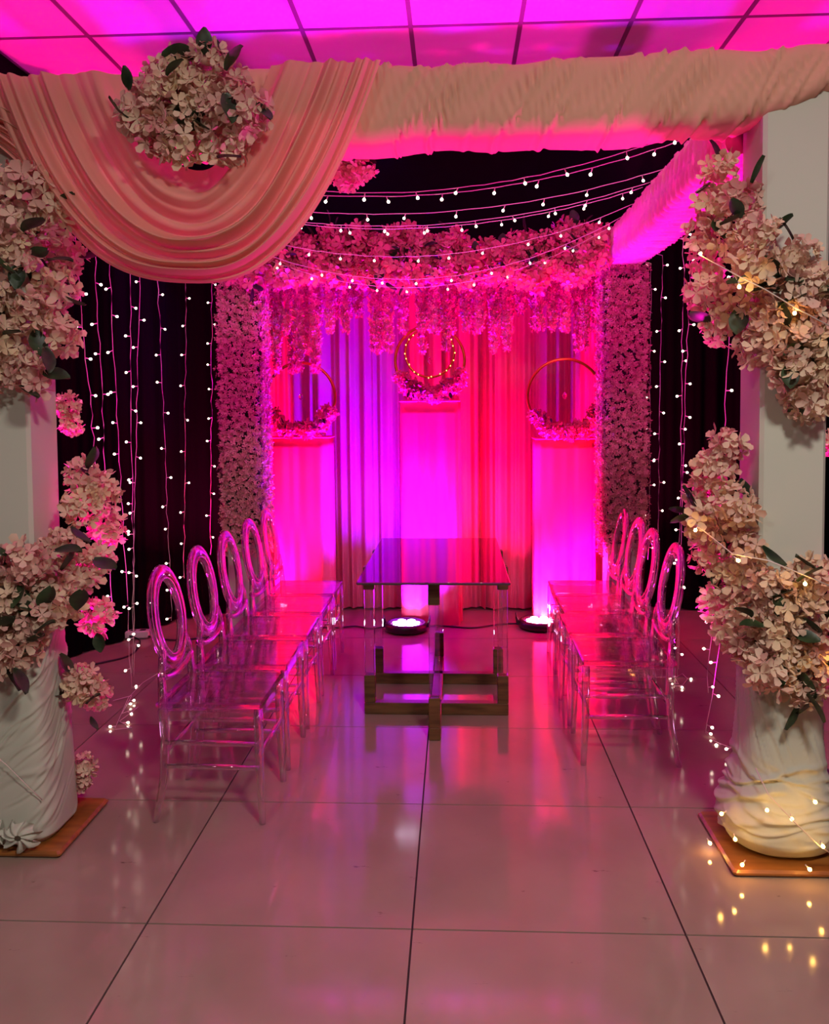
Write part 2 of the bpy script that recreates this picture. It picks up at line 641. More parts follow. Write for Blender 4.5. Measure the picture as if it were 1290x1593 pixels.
def beam_sleeve(name, label, xc, y0, y1, z0, z1, w, M, seed):
    """a beam running away from the camera in a finely ruched cloth sleeve"""
    ny, na = 330, 40
    Yv = np.linspace(y0, y1, ny)
    A = np.linspace(0, 2 * PI, na, endpoint=False) + PI / na
    ca, sa = np.cos(A), np.sin(A)
    q = 9.0
    n = (np.abs(ca) ** q + np.abs(sa) ** q) ** (1 / q)
    V = np.zeros((ny, na, 3))
    zc, h = (z0 + z1) / 2, (z1 - z0) / 2
    for k in range(na):
        ph = .03 * math.sin(3 * A[k])
        d = folds(Yv + ph, [(12, .007), (25, .006), (45, .003)], seed)
        V[:, k, 0] = xc + (w / 2 + d) * ca[k] / n[k]
        V[:, k, 1] = Yv
        V[:, k, 2] = zc + (h + d) * sa[k] / n[k] - (.012 * np.sin(Yv * 3.1) if sa[k] < 0 else 0)
    F = grid_faces(ny, na, True)
    F.append(tuple(range(na)))
    F.append(tuple((ny - 1) * na + k for k in range(na - 1, -1, -1)))
    b0 = V.reshape(-1, 3)
    t = thing(name, (xc, (y0 + y1) / 2, z0), label, 'beam', kind='thing')
    b = MB(); b.box((0, 0, h), (w * .8, y1 - y0 - .02, h * 1.6))
    link('beam_core', b.mesh('beam_core', m_wood), t)
    link('ruched_sleeve', mesh('ruched_sleeve', b0 - np.array([xc, (y0 + y1) / 2, z0]), F, M), t)
    return t


beam_sleeve('canopy_beam', 'long side beam in ruched blush cloth above the four chair row', 1.055, 3.08, 5.42, 2.415, 2.62, .215, m_sleeve, 41)
beam_sleeve('canopy_beam', 'long side beam in ruched blush cloth above the five chair row', -1.575, 3.08, 5.42, 2.415, 2.62, .215, m_sleeve, 43)
# back beam
t = thing('canopy_beam', (-.22, 5.5, 2.41), 'cloth covered cross beam behind the big pink hydrangea garland', 'beam', kind='thing')
b = MB(); b.box((0, 0, .09), (2.5, .2, .15), 0, .01)
link('beam_core', b.mesh('beam_core', m_white), t)

# front beam in peach cloth, twisted round it
nx_, na = 900, 40
xs = np.linspace(-1.95, 1.62, nx_)
ctrl = [(-2, 2.44), (at(575, 224, Y=2.84)[0], at(575, 224, Y=2.84)[2]), (at(640, 214, Y=2.84)[0], at(640, 214, Y=2.84)[2]),
        (at(860, 206, Y=2.84)[0], at(860, 206, Y=2.84)[2]), (at(1000, 201, Y=2.84)[0], at(1000, 201, Y=2.84)[2]),
        (at(1170, 186, Y=2.84)[0], at(1170, 186, Y=2.84)[2]), (at(1235, 163, Y=2.84)[0], at(1235, 163, Y=2.84)[2]),
        (at(1290, 136, Y=2.84)[0], at(1290, 136, Y=2.84)[2]), (1.65, at(1290, 130, Y=2.84)[2])]
top = [(-2, at(0, 116, Y=2.84)[2]), (at(0, 116, Y=2.84)[0], at(0, 116, Y=2.84)[2]), (at(420, 96, Y=2.84)[0], at(420, 96, Y=2.84)[2]),
       (at(640, 90, Y=2.84)[0], at(640, 90, Y=2.84)[2]), (at(900, 78, Y=2.84)[0], at(900, 78, Y=2.84)[2]),
       (at(1180, 62, Y=2.84)[0], at(1180, 62, Y=2.84)[2]), (at(1290, 57, Y=2.84)[0], at(1290, 57, Y=2.84)[2])]
zb = np.interp(xs, [c[0] for c in ctrl], [c[1] for c in ctrl])
zt = np.interp(xs, [c[0] for c in top], [c[1] for c in top])
A = np.linspace(0, 2 * PI, na, endpoint=False) + PI / na
V = np.zeros((nx_, na, 3))
q = 4.0
rc = np.random.default_rng(62)
CREASE = [(x_, rc.uniform(.06, .17), rc.uniform(.005, .012), rc.uniform(.005, .014), rc.uniform(-.8, .8), rc.uniform(.4, 1.1)) for x_ in np.arange(-1.95, 1.6, .036)]
for k, a in enumerate(A):
    c_, s_ = math.cos(a), math.sin(a)
    n = (abs(c_) ** q + abs(s_) ** q) ** (1 / q)
    yy, zz = c_ / n, s_ / n
    u = xs - .16 * zz - .05 * yy
    w = folds(u, [(1.1, .006), (2.6, .005)], 61)
    for (xk, sl, wd, dp, zc_, ze_) in CREASE:
        d_ = xs - xk - sl * zz
        w += dp * (np.exp(-(d_ / wd) ** 2) - .8 * np.exp(-((d_ - 1.7 * wd) / (1.2 * wd)) ** 2)) * math.exp(-((zz - zc_) / ze_) ** 4)
    tw = 0
    V[:, k, 0] = xs
    V[:, k, 1] = 2.97 + (.128 + w + tw) * yy
    V[:, k, 2] = (zt + zb) / 2 + ((zt - zb) / 2 + w * .8) * zz
F = grid_faces(nx_, na, True)
F.append(tuple(range(na)))
F.append(tuple((nx_ - 1) * na + k for k in range(na - 1, -1, -1)))
t = thing('canopy_beam', (-.2, 2.97, 2.44), 'front beam wrapped in twisted peach cloth across both white columns', 'beam', kind='thing')
b = MB(); b.box((-.3, 0, .135), (2.9, .15, .13))
link('beam_core', b.mesh('beam_core', m_wood), t)
link('peach_wrap', mesh('peach_wrap', V.reshape(-1, 3) - np.array([-.2, 2.97, 2.44]), F, m_peach_beam), t)

# swag of peach cloth hanging from the front beam
SW = 2.79
nu, nv = 150, 170
V = np.zeros((nv, nu, 3))
S = np.linspace(-1, 1, nu)
ripv = np.linspace(0, 1, nv)
rip = folds(ripv ** 1.4, [(3.2, .030), (6.5, .020), (11, .006)], 71, .8)
for j, v in enumerate(ripv):
    e = v ** .85
    xl, xr = 190 - 215 * e, 420 + 172 * e
    yl, yr = 112 + 5 * e, 98 - 6 * e
    yb = 262 + 176 * v ** .62
    xc_ = 302 - 8 * v
    p = 2.0 + .65 * v
    for i, s in enumerate(S):
        wd = (xc_ - xl) if s < 0 else (xr - xc_)
        ye = yl if s < 0 else yr
        x = xc_ + wd * s
        y = ye + (yb - ye) * (1 - abs(s) ** p)
        V[j, i] = at(x, y, Y=SW)
    hang = np.clip(1 - np.abs(S) ** 2, 0, 1)
    low = np.array([(2.66 - V[j, i, 2]) for i in range(nu)])
    # bellies backwards under the beam where it is free, ripples across
    V[j, :, 1] += rip[j] * (.45 + .55 * hang) + .10 * hang * np.clip(low - .25, 0, .5) - .03 * hang
    V[j, :, 1] += .012 * np.sin(S * 9 + v * 7) * hang
o = link('swag_drape', mesh('swag_drape', V.reshape(-1, 3), grid_faces(nv, nu), m_peach))
tag(o, 'deep peach cloth swag hanging in folds from the front beam under the flower ball', 'drape')
# the tail of the swag gathered round the column top
nu, nv = 40, 60
V = np.zeros((nv, nu, 3))
for j in range(nv):
    v = j / (nv - 1)
    r_ = folds(np.array([v]), [(4, .02), (8, .012)], 77)[0]
    for i in range(nu):
        s = i / (nu - 1)
        x = -60 + (115 - 25 * v) * s + 20 * v
        y = 150 + 60 * v + (40 + 30 * v) * s ** 1.6
        V[j, i] = at(x, y, Y=2.80)
        V[j, i, 1] += r_ + .02 * s
o = link('drape_tail', mesh('drape_tail', V.reshape(-1, 3), grid_faces(nv, nu), m_peach))
tag(o, 'short gathered peach cloth tail at the top of the column beside the swag', 'drape')

# ------------------------------------------------------------------ flowers
def petal_pts(big=True):
    if big:
        P = [(0, 0, 0), (.42, .30, .10), (.82, .36, .20), (1.0, 0, .14), (.82, -.36, .20), (.42, -.30, .10), (.6, 0, .02)]
        F = [(6, 0, 5), (6, 5, 4), (6, 4, 3), (6, 3, 2), (6, 2, 1), (6, 1, 0)]
    else:
        P = [(0, 0, 0), (.6, .36, .16), (1.0, 0, .10), (.6, -.36, .16)]
        F = [(0, 3, 2), (0, 2, 1)]
    return np.array(P, float), F


def add_floret(mb, c, nrm, size, r, big=True, n=4):
    nrm = np.array(nrm, float)
    nrm /= np.linalg.norm(nrm) + 1e-9
    t = np.cross(nrm, r.normal(size=3))
    t /= np.linalg.norm(t) + 1e-9
    bt = np.cross(nrm, t)
    P, F = petal_pts(big)
    V, FF = [], []
    cup = r.uniform(-.1, .7)
    for k in range(n):
        a = 2 * PI * k / n + r.uniform(-.15, .15)
        sz = size * r.uniform(.85, 1.15)
        d = t * math.cos(a) + bt * math.sin(a)
        e = np.cross(nrm, d)
        o = len(V)
        c2 = cup + r.uniform(-.15, .15)
        for x, y, z in P:
            V.append(np.array(c) + sz * (d * x + e * y + nrm * (z + c2 * x * x * .8)))
        FF += [tuple(i + o for i in f) for f in F]
    # join the four petals at the centre so a floret is one island
    base = [k * len(P) for k in range(n)]
    FF = [tuple(base[0] if i in base else i for i in f) for f in FF]
    mb.add(V, FF)


def head_mesh(seed, R=.070, n=34, M=None):
    r = np.random.default_rng(seed)
    mb = MB()
    g = PI * (3 - math.sqrt(5))
    for i in range(n):
        z = 1 - 2 * (i + .5) / n
        rr = math.sqrt(1 - z * z)
        d = np.array([rr * math.cos(g * i), rr * math.sin(g * i), z]) + r.normal(size=3) * .16
        d /= np.linalg.norm(d)
        add_floret(mb, d * R * r.uniform(.72, 1.04), d + r.normal(size=3) * .38, .035 * r.uniform(.8, 1.2), r)
    # inner core so the head is not see-through
    o = len(mb.v)
    for zz, q in ((-.5, .6), (0, .8), (.5, .6)):
        for k in range(6):
            mb.v.append((R * .6 * q * math.cos(k * PI / 3), R * .6 * q * math.sin(k * PI / 3), R * .75 * zz))
    for i in range(2):
        for k in range(6):
            l = (k + 1) % 6
            mb.f.append((o + i * 6 + k, o + i * 6 + l, o + i * 6 + 6 + l, o + i * 6 + 6 + k))
            mb.m.append(0)
    return mb.mesh('hydrangea_head', M or m_petal, True)


HEADS = [head_mesh(100 + i) for i in range(7)]
FARHEADS = [head_mesh(200 + i, .070, 28, m_pink) for i in range(4)]


def leaf_mesh(seed):
    r = np.random.default_rng(seed)
    V, F = [], []
    n = 7
    bend = r.uniform(-.35, .35)
    for i in range(n):
        t = i / (n - 1)
        w = .029 * math.sin(PI * min(1, t * .92 + .04)) ** .8
        z = bend * .09 * t * t
        V += [(.088 * t, -w, z + .006), (.088 * t, 0, z - .003), (.088 * t, w, z + .006)]
    for i in range(n - 1):
        for k in (0, 1):
            F.append((i * 3 + k, i * 3 + k + 1, i * 3 + 4 + k, i * 3 + 3 + k))
    return mesh('leaf', V, F, m_leaf)


LEAVES = [leaf_mesh(i) for i in range(5)]


def look_rot(d, roll=0.0):
    """rotation taking +x to d"""
    d = Vector(d).normalized()
    return (d.to_track_quat('X', 'Z').to_matrix().to_4x4() @ Matrix.Rotation(roll, 4, 'X')).to_euler()


def poisson(poly, step, inset, tries=5000, seed=0, keep=(), scale_y=1.0):
    r = np.random.default_rng(seed)
    xs_, ys_ = [p[0] for p in poly], [p[1] for p in poly]
    pts = list(keep)
    for _ in range(tries):
        x, y = r.uniform(min(xs_), max(xs_)), r.uniform(min(ys_), max(ys_))
        if not all(inside(poly, x + inset * math.cos(a), y + inset * math.sin(a)) for a in (0, PI / 2, PI, 1.5 * PI)):
            continue
        if all((x - a) ** 2 + (y - c) ** 2 > step * step for a, c in pts):
            pts.append((x, y))
    return pts


def garland(name, label, cat, poly, depth, hr, seed, heads=None, leaf_n=1.1, extra=(), step=1.2, leaf_at=(), kind_heads=None, group=None, inset=.62, leaf_scale=1.0):
    """an arrangement of hydrangea heads and leaves that fills an outline; depth(px) -> (y, spread)"""
    r = np.random.default_rng(seed)
    kind_heads = kind_heads or HEADS
    y_mid = depth(sum(p[0] for p in poly) / len(poly))[0]
    ppm = FPX / y_mid
    hp = hr * ppm
    pts = poisson(poly, hp * step, hp * inset, 4000, seed)
    P3 = []
    for (x, y) in pts:
        yy, sp = depth(x)
        P3.append((at(x, y, Y=yy + r.uniform(-sp, sp)), hr * r.uniform(.88, 1.15)))
    for (x, y, Y, rad) in extra:
        P3.append((at(x, y, Y=Y), rad))
    c = np.mean([p for p, _ in P3], axis=0)
    base = (c[0], c[1] + hr * .6, min(p[2] for p, _ in P3) - hr)
    t = thing(name, base, label, cat, group)
    for p, rad in P3:
        link('hydrangea_head', kind_heads[r.integers(len(kind_heads))], t, p - np.array(base), tuple(r.uniform(0, 6.28, 3)), float(rad / .085))
    nl = int(len(P3) * leaf_n)
    for i in range(nl):
        p, rad = P3[r.integers(len(P3))]
        a = r.uniform(0, 2 * PI)
        d = np.array([math.cos(a), r.uniform(-.55, .05), math.sin(a)])
        q = p + d / np.linalg.norm(d) * rad * r.uniform(.45, .85)
        link('leaf', LEAVES[r.integers(5)], t, q - np.array(base), look_rot(d, r.uniform(-.8, .8)), float(r.uniform(.75, 1.15)) * leaf_scale)
    for (x, y, Y, ang, sc) in leaf_at:
        q = at(x, y, Y=Y)
        d = np.array([math.cos(ang), -.25, math.sin(ang)])
        link('leaf', LEAVES[r.integers(5)], t, q - np.array(base), look_rot(d, r.uniform(-.4, .4)), sc)
    return t


# column garlands: a spiral that comes round the inner side and crosses the front face
def depR(x):
    return (2.79, .025) if x > 1185 else (2.79 + min(.30, (1185 - x) * .0026), .05)


def depL(x):
    return (2.79, .025) if x < 55 else (2.79 + min(.32, (x - 55) * .0028), .05)


garland('flower_garland', 'upper cream and blush hydrangea garland crossing the column with amber lit foot', 'garland',
        [(1092, 262), (1128, 244), (1160, 285), (1195, 300), (1222, 350), (1212, 395), (1245, 362), (1292, 372), (1310, 640), (1275, 668), (1215, 612), (1175, 566), (1100, 545), (1085, 500), (1066, 455), (1070, 330)],
        depR, .074, 11, leaf_at=[(1212, 340, 2.78, -.9, .9), (1170, 285, 2.8, 1.1, 1.0), (1225, 640, 2.82, -.1, .9), (1120, 350, 2.76, .3, .9), (1240, 430, 2.74, -1.2, 1.0), (1215, 475, 2.73, .6, .9), (1152, 340, 2.74, 2.0, .8)],
        extra=[(1296, 300, 3.0, .06), (1292, 690, 2.95, .05)])
garland('flower_garland', 'lower cream and blush hydrangea garland trailing down the column with amber lit foot', 'garland',
        [(1125, 645), (1150, 668), (1158, 700), (1162, 760), (1180, 832), (1205, 862), (1225, 850), (1262, 866), (1305, 900), (1310, 1122), (1255, 1100), (1215, 1074), (1150, 1036), (1112, 995), (1082, 900), (1066, 860), (1074, 820), (1064, 720), (1095, 695)],
        depR, .07, 12, leaf_at=[(1150, 745, 2.95, -1.2, 1.1), (1185, 850, 2.8, -1.0, 1.0), (1240, 905, 2.72, .8, 1.0), (1255, 1080, 2.74, -.9, 1.1), (1195, 930, 2.74, .4, .9), (1215, 1020, 2.74, -1.5, 1.1), (1170, 960, 2.76, 2.4, .9)])
garland('flower_garland', 'upper cream hydrangea garland at the head of the column beside the swag', 'garland',
        [(-45, 262), (45, 250), (85, 285), (105, 345), (135, 368), (135, 430), (112, 520), (86, 585), (35, 612), (-45, 606)],
        depL, .076, 13, leaf_at=[(35, 360, 2.73, .5, 1.1), (75, 405, 2.74, .2, 1.0), (20, 425, 2.73, 2.6, 1.0), (70, 540, 2.76, -1.2, 1.0), (30, 600, 2.76, -.6, 1.0), (5, 520, 2.73, .1, .8)])
garland('flower_garland', 'lower cream hydrangea garland round the column on the brown board', 'garland',
        [(100, 690), (128, 682), (165, 755), (200, 768), (212, 830), (192, 890), (162, 905), (182, 950), (176, 1000), (130, 1015), (108, 985), (60, 1012), (20, 1070), (-45, 1066), (-45, 842), (30, 842), (75, 826), (68, 790), (98, 752)],
        depL, .072, 14, extra=[(104, 632, 3.12, .052), (110, 662, 3.12, .045), (128, 1068, 3.0, .07), (150, 1082, 3.05, .06), (128, 1052, 3.02, .055), (132, 1190, 3.12, .05), (126, 1215, 3.12, .045)],
        leaf_at=[(10, 865, 2.73, 2.6, 1.1), (85, 858, 2.73, .3, 1.1), (110, 820, 2.82, -.9, 1.0), (55, 985, 2.74, .8, 1.0), (20, 1040, 2.74, -.8, 1.1), (120, 950, 2.8, 1.3, 1.1), (135, 1095, 2.96, .9, .8), (140, 1115, 3.0, -1.2, .6), (145, 870, 2.82, -.4, 1.1)])
garland('flower_ball', 'round cream hydrangea cluster pinned at the top of the peach swag', 'flowers',
        [(183, 150), (200, 108), (250, 84), (320, 62), (395, 92), (428, 160), (405, 215), (345, 258), (260, 240), (195, 192)],
        lambda x: (2.70, .03), .072, 15, step=1.05, leaf_n=.5, leaf_at=[(317, 85, 2.66, 1.5, .9), (200, 140, 2.64, 1.7, .8), (350, 145, 2.62, -1.2, 1.1), (352, 110, 2.62, 1.0, 1.0), (200, 185, 2.64, 2.6, .9), (400, 160, 2.64, -1.0, .9), (338, 245, 2.64, .1, .9), (260, 118, 2.63, .9, .8)])
garland('flower_cluster', 'small pink lit flower cluster peeping out behind the swag under the front beam', 'flowers',
        [(500, 225), (570, 220), (575, 260), (540, 285), (500, 280)], lambda x: (3.16, .02), .05, 16, step=1.0, inset=.4, leaf_at=[(552, 250, 3.1, 2.6, .7)], leaf_n=.6)
garland('flower_garland', 'wide magenta lit hydrangea garland along the back beam behind the string lights', 'garland',
        [(345, 430), (375, 398), (430, 366), (520, 354), (650, 352), (760, 372), (850, 354), (905, 342), (946, 368), (948, 425), (905, 438), (830, 450), (760, 444), (640, 447), (500, 442), (400, 446)],
        lambda x: (5.30, .05), .088, 17, step=.82, inset=.5, leaf_n=1.2, kind_heads=FARHEADS, leaf_scale=1.0)


# flower mats on the two rear columns
def rear_column(label, cx, inner, seed):
    r = np.random.default_rng(seed)
    yc, hw = 5.52, .105
    t = thing('rear_column', (cx, yc, 0), label, 'column', kind='thing')
    b = MB(); b.box((0, 0, 1.205), (2 * hw, 2 * hw, 2.41), 0, .01)
    link('shaft', b.mesh('shaft', m_white), t)
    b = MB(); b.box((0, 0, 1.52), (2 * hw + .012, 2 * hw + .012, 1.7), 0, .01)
    link('dark_backing', b.mesh('dark_backing', m_backing), t)  # added olive core that keeps the gaps between blossoms dark
    mb = MB()
    z0 = .60
    for f, (n_, u_) in enumerate((((0, -1, 0), (1, 0, 0)), ((inner, 0, 0), (0, 1, 0)), ((-inner, 0, 0), (0, 1, 0)))):
        for _ in range(2500 if f < 2 else 900):
            u, z = r.uniform(-hw - .02, hw + .02), z0 + (2.42 - z0) * r.uniform(0, 1)
            if z < z0 + .12 and r.uniform() < .55 + .25 * math.sin(u * 60):
                continue
            d = hw + .012 + r.uniform(0, .035)
            c = np.array(n_) * d + np.array(u_) * u + np.array([0, 0, z])
            add_floret(mb, c, np.array(n_) + r.normal(size=3) * .5, .0165 * r.uniform(.8, 1.25), r, False)
    o = link('blossom_mat', mb.mesh('blossom_mat', m_small, True), t)
    o['kind'] = 'stuff'
    return t


rear_column('tall rear column clad in small blush blossoms behind the row of five chairs', -1.375, 1, 51)
rear_column('tall rear column clad in small blush blossoms behind the row of four chairs', 1.065, -1, 52)


# hanging blossom vines below the garland
def vine_mesh(seed, L):
    r = np.random.default_rng(seed)
    mb = MB()
    mb.tube([(.004 * math.sin(i), .004 * math.cos(i * 1.7), -L * i / 7) for i in range(8)], .003, 4)
    n = int(L * 300)
    for i in range(n):
        t = (i + r.uniform()) / n
        a = r.uniform(0, 2 * PI)
        rad = (.055 - .032 * t) * r.uniform(.5, 1)
        d = np.array([math.cos(a), math.sin(a), -.35])
        add_floret(mb, (rad * d[0], rad * d[1], -L * t), d + r.normal(size=3) * .3, .021 * r.uniform(.8, 1.2), r, False)
    me = mb.mesh('blossom_vine', [m_vine], True)
    return me


VINES = {L: [vine_mesh(300 + i * 7 + int(L * 100), L) for i in range(3)] for L in (.30, .42, .55, .68)}
rv = np.random.default_rng(9)
xv = -1.22
ORD = ['first', 'second', 'third', 'fourth', 'fifth', 'sixth', 'seventh', 'eighth', 'ninth', 'tenth', 'eleventh', 'twelfth', 'thirteenth', 'fourteenth', 'fifteenth', 'sixteenth', 'seventeenth', 'eighteenth', 'nineteenth', 'twentieth', 'twenty first', 'twenty second', 'twenty third', 'twenty fourth']
nv_ = 0
while xv < .98:
    long_ = .6 if xv < -.85 else (.5 if -.55 < xv < -.2 or .05 < xv < .35 else (.35 if -.85 < xv < -.55 else .44))
    for row in range(2):
        L = min(VINES, key=lambda q: abs(q - long_ * rv.uniform(.65, 1.25)))
        o = link('blossom_vine', VINES[L][rv.integers(3)], None, (xv + rv.uniform(-.02, .02), 5.70 + .14 * row + rv.uniform(-.03, .03), 2.47), (0, 0, rv.uniform(0, 6)))
        tag(o, ORD[nv_] + (' blossom vine in the front row below the garland, from the five chair side' if row == 0 else ' blossom vine in the rear row below the garland, from the five chair side'), 'vine', 'blossom vines hanging from the back beam')
    xv += .098
    nv_ += 1
b = MB()
for row in range(2):
    b.tube([(-1.3, 5.70 + .14 * row, 2.475), (1.02, 5.70 + .14 * row, 2.475)], .008, 6)
for x in (-1.28, 1.0):
    b.tube([(x, 5.58, 2.5), (x, 5.86, 2.475)], .008, 6)
tag(link('vine_rail', b.mesh('vine_rail', m_cable)), 'dark thin rail behind the garland carrying the blossom vines', 'rail')

# ------------------------------------------------------------------ backdrop curtains
cf = [(4.5, .022), (9, .016), (17, .007)]
for (xa, xb, sd, lab) in ((-1.52, -.60, 81, 'blush backdrop curtain panel lit hot pink behind the lower plinth and five chairs'),
                          (-.62, .22, 82, 'middle blush backdrop curtain panel lit violet behind the tallest plinth'),
                          (.20, 1.22, 83, 'blush backdrop curtain panel lit pink behind the lower plinth and four chairs')):
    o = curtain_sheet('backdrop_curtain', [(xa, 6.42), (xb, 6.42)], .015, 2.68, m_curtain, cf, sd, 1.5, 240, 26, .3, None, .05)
    tag(o, lab, 'curtain', 'backdrop curtains')
b = MB()
b.tube([(-1.6, 6.52, 2.70), (1.3, 6.52, 2.70)], .014, 8)
for x in (-1.58, 1.28):
    b.tube([(x, 6.52, 0), (x, 6.52, 2.71)], .016, 8)
tag(link('curtain_stand', b.mesh('curtain_stand', m_cable, True)), 'dark pipe stand holding up the lit backdrop curtains', 'stand')


# plinths wrapped in cloth with flower hoops on top
def plinth(label, x, h, seed):
    w, d = .42, .24
    t = thing('plinth', (x, 6.12, 0), label, 'plinth', 'cloth covered plinths')
    nu, nv = 90, 20
    V = np.zeros((nv, nu, 3))
    A = np.linspace(0, 2 * PI, nu, endpoint=False) + PI / nu
    ca, sa = np.cos(A), np.sin(A)
    q = 5.0
    n = (np.abs(ca) ** q + np.abs(sa) ** q) ** (1 / q)
    f = folds(A / (2 * PI), [(7, .009), (17, .006)], seed)
    for j in range(nv):
        tt = j / (nv - 1)
        z = .0 + h * tt
        V[j, :, 0] = (w / 2 + f * (1 - .6 * tt)) * ca / n
        V[j, :, 1] = (d / 2 + f * (1 - .6 * tt)) * sa / n
        V[j, :, 2] = z
    F = grid_faces(nv, nu, True)
    F.append(tuple((nv - 1) * nu + k for k in range(nu)))
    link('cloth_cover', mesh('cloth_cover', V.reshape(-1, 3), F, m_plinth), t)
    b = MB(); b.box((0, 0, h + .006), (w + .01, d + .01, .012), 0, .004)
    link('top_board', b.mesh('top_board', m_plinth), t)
    return h + .012


def hoop(label, x, zb_, R, seed, inner=False, dense=1.0, flip=1):
    r = np.random.default_rng(seed)
    y = 6.055
    t = thing('flower_hoop', (x, y, zb_), label, 'hoop', 'gold flower hoops')
    b = MB()
    b.box((0, 0, .009), (.27, .12, .018), 0, .005)
    link('base_plate', b.mesh('base_plate', m_wood), t)
    cz = .02 + R + .015
    b = MB()
    b.tube([(R * math.cos(a), 0, cz + R * math.sin(a)) for a in np.linspace(0, 2 * PI, 64, endpoint=False)], (.011, .013), 8, True, (0, 1, 0))
    link('ring', b.mesh('ring', m_gold, True), t)
    if inner:
        ri = R * .70
        b = MB()
        zc2 = cz + R - ri - .02
        b.tube([(ri * math.cos(a), -.03, zc2 + ri * math.sin(a)) for a in np.linspace(0, 2 * PI, 48, endpoint=False)], .009, 8, True, (0, 1, 0))
        o = link('inner_ring', b.mesh('inner_ring', m_gold, True), t)
        o['label'] = 'smaller gold ring wound with tiny amber bulbs'
        for k in range(22):
            a = k / 22 * 2 * PI + r.uniform(-.08, .08)
            link('bulb', ME_SEED, o, (ri * math.cos(a) + r.uniform(-.008, .008), -.045, zc2 + ri * math.sin(a) + r.uniform(-.008, .008)))
    # hanging crystal in the middle
    b = MB()
    b.lathe([(.003, .026), (.017, .008), (.017, -.004), (.004, -.024)], (0, 0, cz), 8)
    o = link('crystal_drop', b.mesh('crystal_drop', m_crystal), t)
    b = MB(); b.tube([(0, 0, cz + .024), (0, 0, cz + R - .008)], .0012, 4)
    link('thread', b.mesh('thread', m_wire), o)
    n = int(14 * dense)
    for k in range(n):
        a = -PI / 2 + flip * (-.95 + 2.05 * k / (n - 1)) * 1.0
        p = np.array([R * math.cos(a), -.045 + r.uniform(-.03, .02), cz + R * math.sin(a) + r.uniform(-.02, .03)])
        link('hydrangea_head', FARHEADS[r.integers(4)], t, p, tuple(r.uniform(0, 6.28, 3)), float(r.uniform(.6, .85)))
    for k in range(n):
        a = -PI / 2 + r.uniform(-1.1, 1.15)
        p = np.array([R * math.cos(a), -.095, cz + R * math.sin(a) + r.uniform(-.03, .06)])
        link('leaf', LEAVES[r.integers(5)], t, p, look_rot((math.cos(a * 3 + k), -.3, math.sin(k * 2.1)), r.uniform(-.5, .5)), float(r.uniform(.35, .55)))
    return t


b = MB()
b.lathe([(.001, -.005), (.0035, -.002), (.0038, .001), (.001, .005)], (0, 0, 0), 6)
ME_SEED = b.mesh('bulb', emit('tiny amber bulb', (1, .45, .12, 1), 5, False), True)
XP = [at(467, 680, Y=6.0)[0], at(669, 640, Y=6.0)[0], at(880, 680, Y=6.0)[0]]
h1 = plinth('lower blush cloth plinth between the middle plinth and the row of five chairs', XP[0], 1.335, 91)
h2 = plinth('tallest blush cloth plinth, in the middle behind the smoked glass table', XP[1], 1.585, 92)
h3 = plinth('lower blush cloth plinth between the middle plinth and the row of four chairs', XP[2], 1.315, 93)
hoop('gold ring with blossoms and leaves on the lower plinth near the five chairs', XP[0], h1, .245, 94)
hoop('double gold ring with lit inner ring on the tallest middle plinth', XP[1], h2, .245, 95, True, 1.2)
hoop('gold ring heaped with blossoms on the lower plinth near the four chairs', XP[2], h3, .258, 96, False, 1.2)

# ------------------------------------------------------------------ smoked glass table
tx, ty = -.105, 4.49
t = thing('table', (tx, ty, 0), 'long table with smoked glass top, clear legs and brown wood base', 'table')
b = MB(); b.box((0, -.055, .757), (.69, 1.31, .012), 0, .003)
link('table_top', b.mesh('table_top', m_glass), t)
SP = [(-.335, -.24), (.335, -.24), (-.335, .24), (.335, .24), (0, -.575), (0, .575)]
for (x, y) in SP:
    b = MB(); b.box((x, y, .4175), (.05, .05, .435), 0, .004)
    leg = link('leg', b.mesh('leg', m_acr2), t)
    b = MB(); b.box((x, y, .6925), (.054, .054, .115), 0, .003)
    link('wood_cap', b.mesh('wood_cap', m_wood), leg)
    b = MB(); b.box((x, y, .13), (.054, .054, .14), 0, .003)
    link('wood_foot', b.mesh('wood_foot', m_wood), leg)
for (c, d) in (((0, -.24, .03), (.724, .054, .06)), ((0, .24, .03), (.724, .054, .06)), ((0, 0, .0305), (.054, 1.204, .059))):
    b = MB(); b.box(c, d, 0, .003)
    link('base_bar', b.mesh('base_bar', m_wood), t)

